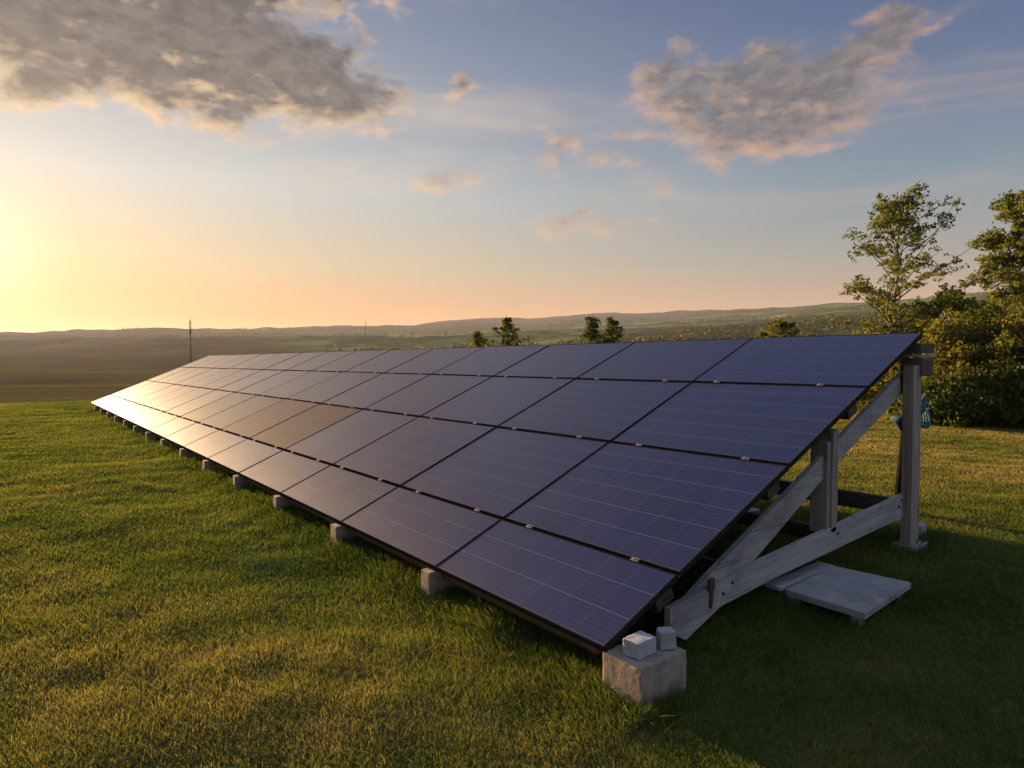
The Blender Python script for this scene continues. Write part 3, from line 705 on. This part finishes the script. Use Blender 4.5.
def woody(name, mats, base, H, crown_lo, halfw, nb, per, nl, lsize, csize, trunk_r, seed, label, cat, group=None, lean=(0, 0), asc=0.35, shrub=False, profile=None, mid_tw=3):
    """a tapered trunk or stems with limbs and twigs; leaves grow in clumps round the twigs"""
    rng = np.random.default_rng(seed); root = empty(name, base)
    tag(root, label, cat, group)
    TV, TF = [], []; off = 0
    def add(p, r, n=6):
        nonlocal off
        V, F = tube_np(p, r, n); TV.append(V); TF.append(F+off); off += len(V)
    t = np.linspace(0, 1, 14)
    wob = np.cumsum(rng.normal(0, .012*H, (14, 2)), axis=0)*t[:, None]**.5
    tr = np.stack([lean[0]*t+wob[:, 0], lean[1]*t+wob[:, 1], -.15+(H*.97+.15)*t], -1)
    stems = [tr]
    if not shrub: add(tr, trunk_r*(1-t)**.8+.010, 9)
    else:
        stems = []
        for s in range(9):
            a = rng.uniform(0, 2*np.pi); rr = rng.uniform(.1, .75)*halfw
            e = np.array([np.cos(a)*rr, np.sin(a)*rr, H*rng.uniform(.6, .95)])
            p = np.array([0, 0, -.1])+(e-np.array([0, 0, -.1]))*t[:, None]; p[:, :2] *= (t[:, None]**.55+.0)*.5+.5*t[:, None]; p += np.cumsum(rng.normal(0, .01*H, (14, 3)), 0)*t[:, None]
            stems.append(p); add(p, trunk_r*(1-t)**.7+.006, 6)
    prof = profile or (lambda u: (np.sin(np.pi*np.clip(u, 0, 1)**.75)**.7))
    C = []; B = []
    for i in range(nb):
        u = (i+rng.random())/nb
        hz = crown_lo+(H-crown_lo)*u
        if shrub:
            s = stems[rng.integers(len(stems))]; k = rng.integers(4, 13); p0 = s[k].copy()
        else:
            k = np.clip((hz/H*.93), 0, 1); p0 = np.array([np.interp(k, t, tr[:, 0]), np.interp(k, t, tr[:, 1]), np.interp(k, t, tr[:, 2])])
        a = i*2.399+rng.normal(0, .35); L = max(.12, halfw*prof(u)*rng.uniform(.45, 1.2))
        if shrub:
            e = np.array([np.cos(a)*L, np.sin(a)*L, hz]); e = np.array([e[0], e[1], max(e[2], .25)])
            vec = e-p0
        else:
            rise = asc*L*(0.5+0.9*u)*rng.uniform(.3, 1.9)+rng.normal(0, .10*L); vec = np.array([np.cos(a)*L, np.sin(a)*L, rise])
        q = np.linspace(0, 1, 8)[:, None]
        pth = p0+vec*q; pth[:, 2] += rng.normal(.03, .07)*L*np.sin(np.pi*q[:, 0]); pth += np.cumsum(rng.normal(0, .034*L, (8, 3)), 0)*q**.7
        r0 = (trunk_r*.24*(1-u*.6) if not shrub else trunk_r*.5)+.004
        add(pth, r0*(1-q[:, 0])**.8+.004, 5)
        for j in range(per):
            v = rng.uniform(.16, 1.0)**.8 if j else 1.0
            c0 = np.array([np.interp(v, q[:, 0], pth[:, d]) for d in range(3)])
            tw = rng.normal(0, 1, 3); tw[2] = abs(tw[2])*.6+.15; tw *= (.10+.17*L*(1-.4*v))/np.linalg.norm(tw)
            c1 = c0+tw
            add(np.array([c0, c0+tw*.5+rng.normal(0, .01, 3), c1]), [.008, .006, .003], 4)
            C.append(c1)
            for _ in range(mid_tw-1): C.append(c0+tw*rng.uniform(.2, 1)+rng.normal(0, csize*.8, 3))
    C = np.array(C); per_l = nl//len(C)+1
    g = rng.normal(0, 1, (len(C), per_l, 3)); g /= np.linalg.norm(g, axis=2)[..., None]; g *= rng.random((len(C), per_l, 1))**.45
    sz = csize*rng.uniform(.55, 1.35, (len(C), 1, 1)); P = (C[:, None]+g*sz*np.array([1.15, 1.15, .75])).reshape(-1, 3)
    ct = rng.uniform(.15, .85, (len(C), 1)); tint = np.clip(ct+rng.normal(0, .16, (len(C), per_l)), 0, 1).ravel()
    sel = P[:, 2] > .06; P, tint = P[sel], tint[sel]
    V, F, T = leaves_np(P, lsize, rng, tint)
    me = mesh_np('crown', V, F, T); link('foliage' if shrub else 'crown', me, M[mats], root)
    V, F = np.concatenate(TV), np.concatenate(TF)
    link('stem' if shrub else 'trunk', mesh_np('trunk', V, F, smooth=True), M['bark'], root)
    return root
def at(px, d):
    xc = (px-512)/FPX; c, s = math.cos(R(YAW)), math.sin(R(YAW))
    return ((xc*c+s)*d, (-xc*s+c)*d)
def base_at(px, d, sink=0.05):
    x, y = at(px, d); return (x, y, gz(x, y)-sink)

b = base_at(890, 21)
woody('broadleaf_tree', 'leaf', b, 7.3-b[2]*1.0, 1.7, 1.85, 66, 7, 16000, .078, .11, .075, 5,
      'tall airy tree with open crown standing alone right of centre', 'tree', profile=lambda u: (.85+.25*u/.5) if u < .5 else 1.1-.9*((u-.5)/.5)**1.2, asc=.55, mid_tw=3)
b = base_at(1052, 20)
woody('broadleaf_tree', 'leaf', b, 6.95-b[2], .5, 2.45, 90, 6, 52000, .090, .17, .12, 8,
      'dense tall tree cut by the right edge of the view', 'tree', profile=lambda u: 1.08-.72*u**1.4, asc=.40)
b = base_at(950, 24)
woody('broadleaf_tree', 'leaf_dark', b, 4.6-b[2], 2.4, 1.5, 30, 5, 11000, .10, .19, .07, 18,
      'low dark green tree between the tall airy tree and the tall tree at the edge', 'tree', asc=.15)
# golden shrubs along the edge of the lawn
sh = [(1005, 18.2, 3.1, 1.9, 'leaf_gold', 'golden green shrub in the hedge, in front of the tall tree at the right edge'),
      (962, 18.6, 2.75, 1.6, 'leaf_gold', 'golden shrub in the hedge just right of the back post'),
      (925, 20.5, 2.75, 1.7, 'leaf_gold', 'golden shrub in the hedge directly behind the back post top'),
      (880, 22.5, 2.65, 1.8, 'leaf_gold', 'yellowish shrub at the foot of the tall airy tree'),
      (1055, 17.6, 3.3, 1.9, 'leaf_gold', 'golden green shrub running out of the right edge'),
      (985, 19.8, 3.3, 1.7, 'leaf', 'taller green shrub behind the golden hedge'),
      (1025, 16.9, 1.5, 1.1, 'leaf_dark', 'low dark green bush at the right foot of the hedge'),
      (982, 17.1, 1.25, 1.1, 'leaf_dark', 'low dark green bush at the foot of the hedge, near the middle'),
      (945, 17.6, 1.05, 1.0, 'leaf_dark', 'low dark green bush at the foot of the hedge, nearest the back post'),
      (848, 25.0, 2.2, 1.5, 'leaf_gold', 'small yellowish shrub behind the top panel row, left of the tall tree')]
for i, (px, d, H, hw, mt, lab) in enumerate(sh):
    b = base_at(px, d)
    woody('shrub', mt, b, H-min(b[2], 0), .15, hw, 52, 4, 15000, .095, .24, .035, 100+i, lab, 'shrub', 'shrubs in the hedge beyond the lawn', shrub=True,
          profile=lambda u: (1-.55*u**2.2))
# trees that show above the top panel edge
tr = [(475, 46, 4.25, .75, 'leaf', 'small thin tree above the panels, left of the pointed tree', 0.0),
      (506, 43, 5.1, 1.7, 'leaf_dark', 'dark pointed tree showing above the top panel edge', 1.0),
      (592, 40, 4.9, 1.05, 'leaf_dark', 'left tree of the close pair above the panels', .6),
      (614, 40.5, 4.8, .95, 'leaf_dark', 'right tree of the close pair above the panels', .3),
      (566, 52, 3.7, 1.1, 'leaf', 'low bushy tree left of the close pair, just over the panel edge', .2),
      (790, 34, 4.15, 1.5, 'leaf_gold', 'golden bushy tree above the panels left of the tall airy tree', .5),
      (765, 37, 3.65, 1.2, 'leaf_gold', 'lower golden bush touching the left side of the golden tree', .2),
      (815, 37, 3.45, 1.1, 'leaf_gold', 'low golden bush touching the right side of the golden tree', .2)]
for i, (px, d, top, hw, mt, lab, point) in enumerate(tr):
    b = base_at(px, d)
    woody('broadleaf_tree', mt, b, top-b[2], (top-b[2])*.25, hw, 44, 4, 5200, .12, .13, .08, 200+i, lab, 'tree', 'trees beyond the array',
          profile=(lambda u, p=point: (1.5*(1-u)**.8) if p == 1.0 else (1.2-.95*u**1.8)), asc=.2)

# far-off woods and hedgerows on the hills
def far_woods():
    rng = np.random.default_rng(77); n = 60000
    r = np.exp(rng.uniform(math.log(170), math.log(2300), n)); az = rng.uniform(-8, 84, n)
    x = r*np.sin(np.radians(az)); y = r*np.cos(np.radians(az))
    w = fbm(x/200, y/200, 4, 12); hd = np.abs(fbm(x/150+7, y/150, 2, 15)-.5)
    keep = ((w > .585) | ((hd < .010) & (rng.random(n) < .6))) & (rng.random(n) < .55)
    keep &= ~((r < 1100) & (az < 22)) & (r > 330)
    x, y, r = x[keep], y[keep], r[keep]; m = len(x)
    z = ground_z(x, y); H = rng.uniform(3, 6.5, m); k = 22
    g = rng.normal(0, 1, (m, k, 3)); g /= np.linalg.norm(g, axis=2)[..., None]; g *= rng.random((m, k, 1))**.4
    C = np.stack([x, y, z+H*.5], -1)[:, None]+g*np.stack([H*.42, H*.42, H*.5], -1)[:, None]
    t = np.clip(rng.uniform(.1, .8, (m, 1))+rng.normal(0, .15, (m, k)), 0, 1)
    P = C.reshape(-1, 3); L = np.repeat(H*.36, k)
    d = rng.normal(0, 1, P.shape); d /= np.linalg.norm(d, axis=1)[:, None]; q = rng.normal(0, 1, P.shape); s = np.cross(d, q); s /= np.linalg.norm(s, axis=1)[:, None]
    V = np.stack([P-d*L[:, None]*.5, P+s*L[:, None]*.35, P+d*L[:, None]*.5, P-s*L[:, None]*.35], 1).reshape(-1, 3)
    me = mesh_np('far_woods', V, np.arange(len(V)).reshape(-1, 4), np.repeat(t.ravel(), 4))
    print('far trees', m)
    tag(link('far_woods', me, M['leaf_far']), 'dark woods and hedgerows on the distant hills', 'woods', kind='stuff')
far_woods()

# masts on the horizon
def mast(px, d, top_el_y, label, w):
    x, y = at(px, d); z0 = gz(x, y)-.2
    ztop = CAMZ + (361.9-top_el_y)/FPX*d
    H = ztop-z0; root = empty('lattice_mast', (x, y, z0)); tag(root, label, 'mast', 'masts on the horizon')
    g = MB()
    for (a, b_) in ((-1, -1), (1, -1), (0, 1.2)):
        g.tube([(a*w, b_*w, 0), (a*w*.35, b_*w*.35, H*.86)], w*.16, 5)
    for k in range(14):
        f0, f1 = k/14, (k+1)/14; s0 = 1-.65*f0; s1 = 1-.65*f1; sg = 1 if k % 2 else -1
        g.tube([(-w*s0*sg, -w*s0, H*.86*f0), (w*s1*sg, -w*s1, H*.86*f1)], w*.09, 4)
        g.tube([(0, 1.2*w*s0, H*.86*f0), (w*s1*sg, -w*s1, H*.86*f1)], w*.09, 4)
    g.build('tower', M['mast'], root)
    a = MB(); a.tube([(0, 0, H*.84), (0, 0, H)], w*.2, 6)
    for zz in (.80, .88, .93):
        for s in range(3):
            t = s*2.094; a.box((math.cos(t)*w*.9, math.sin(t)*w*.9, H*zz), (w*.35, w*.35, H*.05), bevel=0)
        a.tube([(-w*.9, 0, H*zz), (w*.9, 0, H*zz)], w*.08, 4); a.tube([(0, -w*.9, H*zz), (0, w*.9, H*zz)], w*.08, 4)
    a.build('antenna', M['mast'], root)
mast(191, 150, 317, 'lattice mast with antennas beyond the far end of the array', .22)
mast(366, 420, 320, 'tiny faint mast on the ridge right of the lattice mast', .26)

# ------------------------------------------------------------------ haze
def build_haze():
    m = bpy.data.materials.new('haze'); m.use_nodes = True; N = NT(m.node_tree); N.n.clear()
    out = N.new('ShaderNodeOutputMaterial'); v = N.new('ShaderNodeVolumePrincipled')
    v.inputs['Color'].default_value = (0.74, 0.80, 0.96, 1); v.inputs['Density'].default_value = 0.00008; v.inputs['Anisotropy'].default_value = 0.22
    N.l.new(v.outputs[0], out.inputs['Volume'])
    me0 = bpy.data.objects['ground'].data
    co = np.empty(len(me0.vertices)*3, np.float32); me0.vertices.foreach_get('co', co); co = co.reshape(-1, 3)
    lo, hi = float(co[:, 2].min())-1, float(co[:, 2].max())+12
    print('haze z', lo, hi)
    h = MB().box((0, 0, (lo+hi)/2), (16400, 16400, hi-lo), bevel=0).build('haze', m)
    tag(h, 'thin evening haze over the valley and hills', 'haze', kind='stuff')
build_haze()
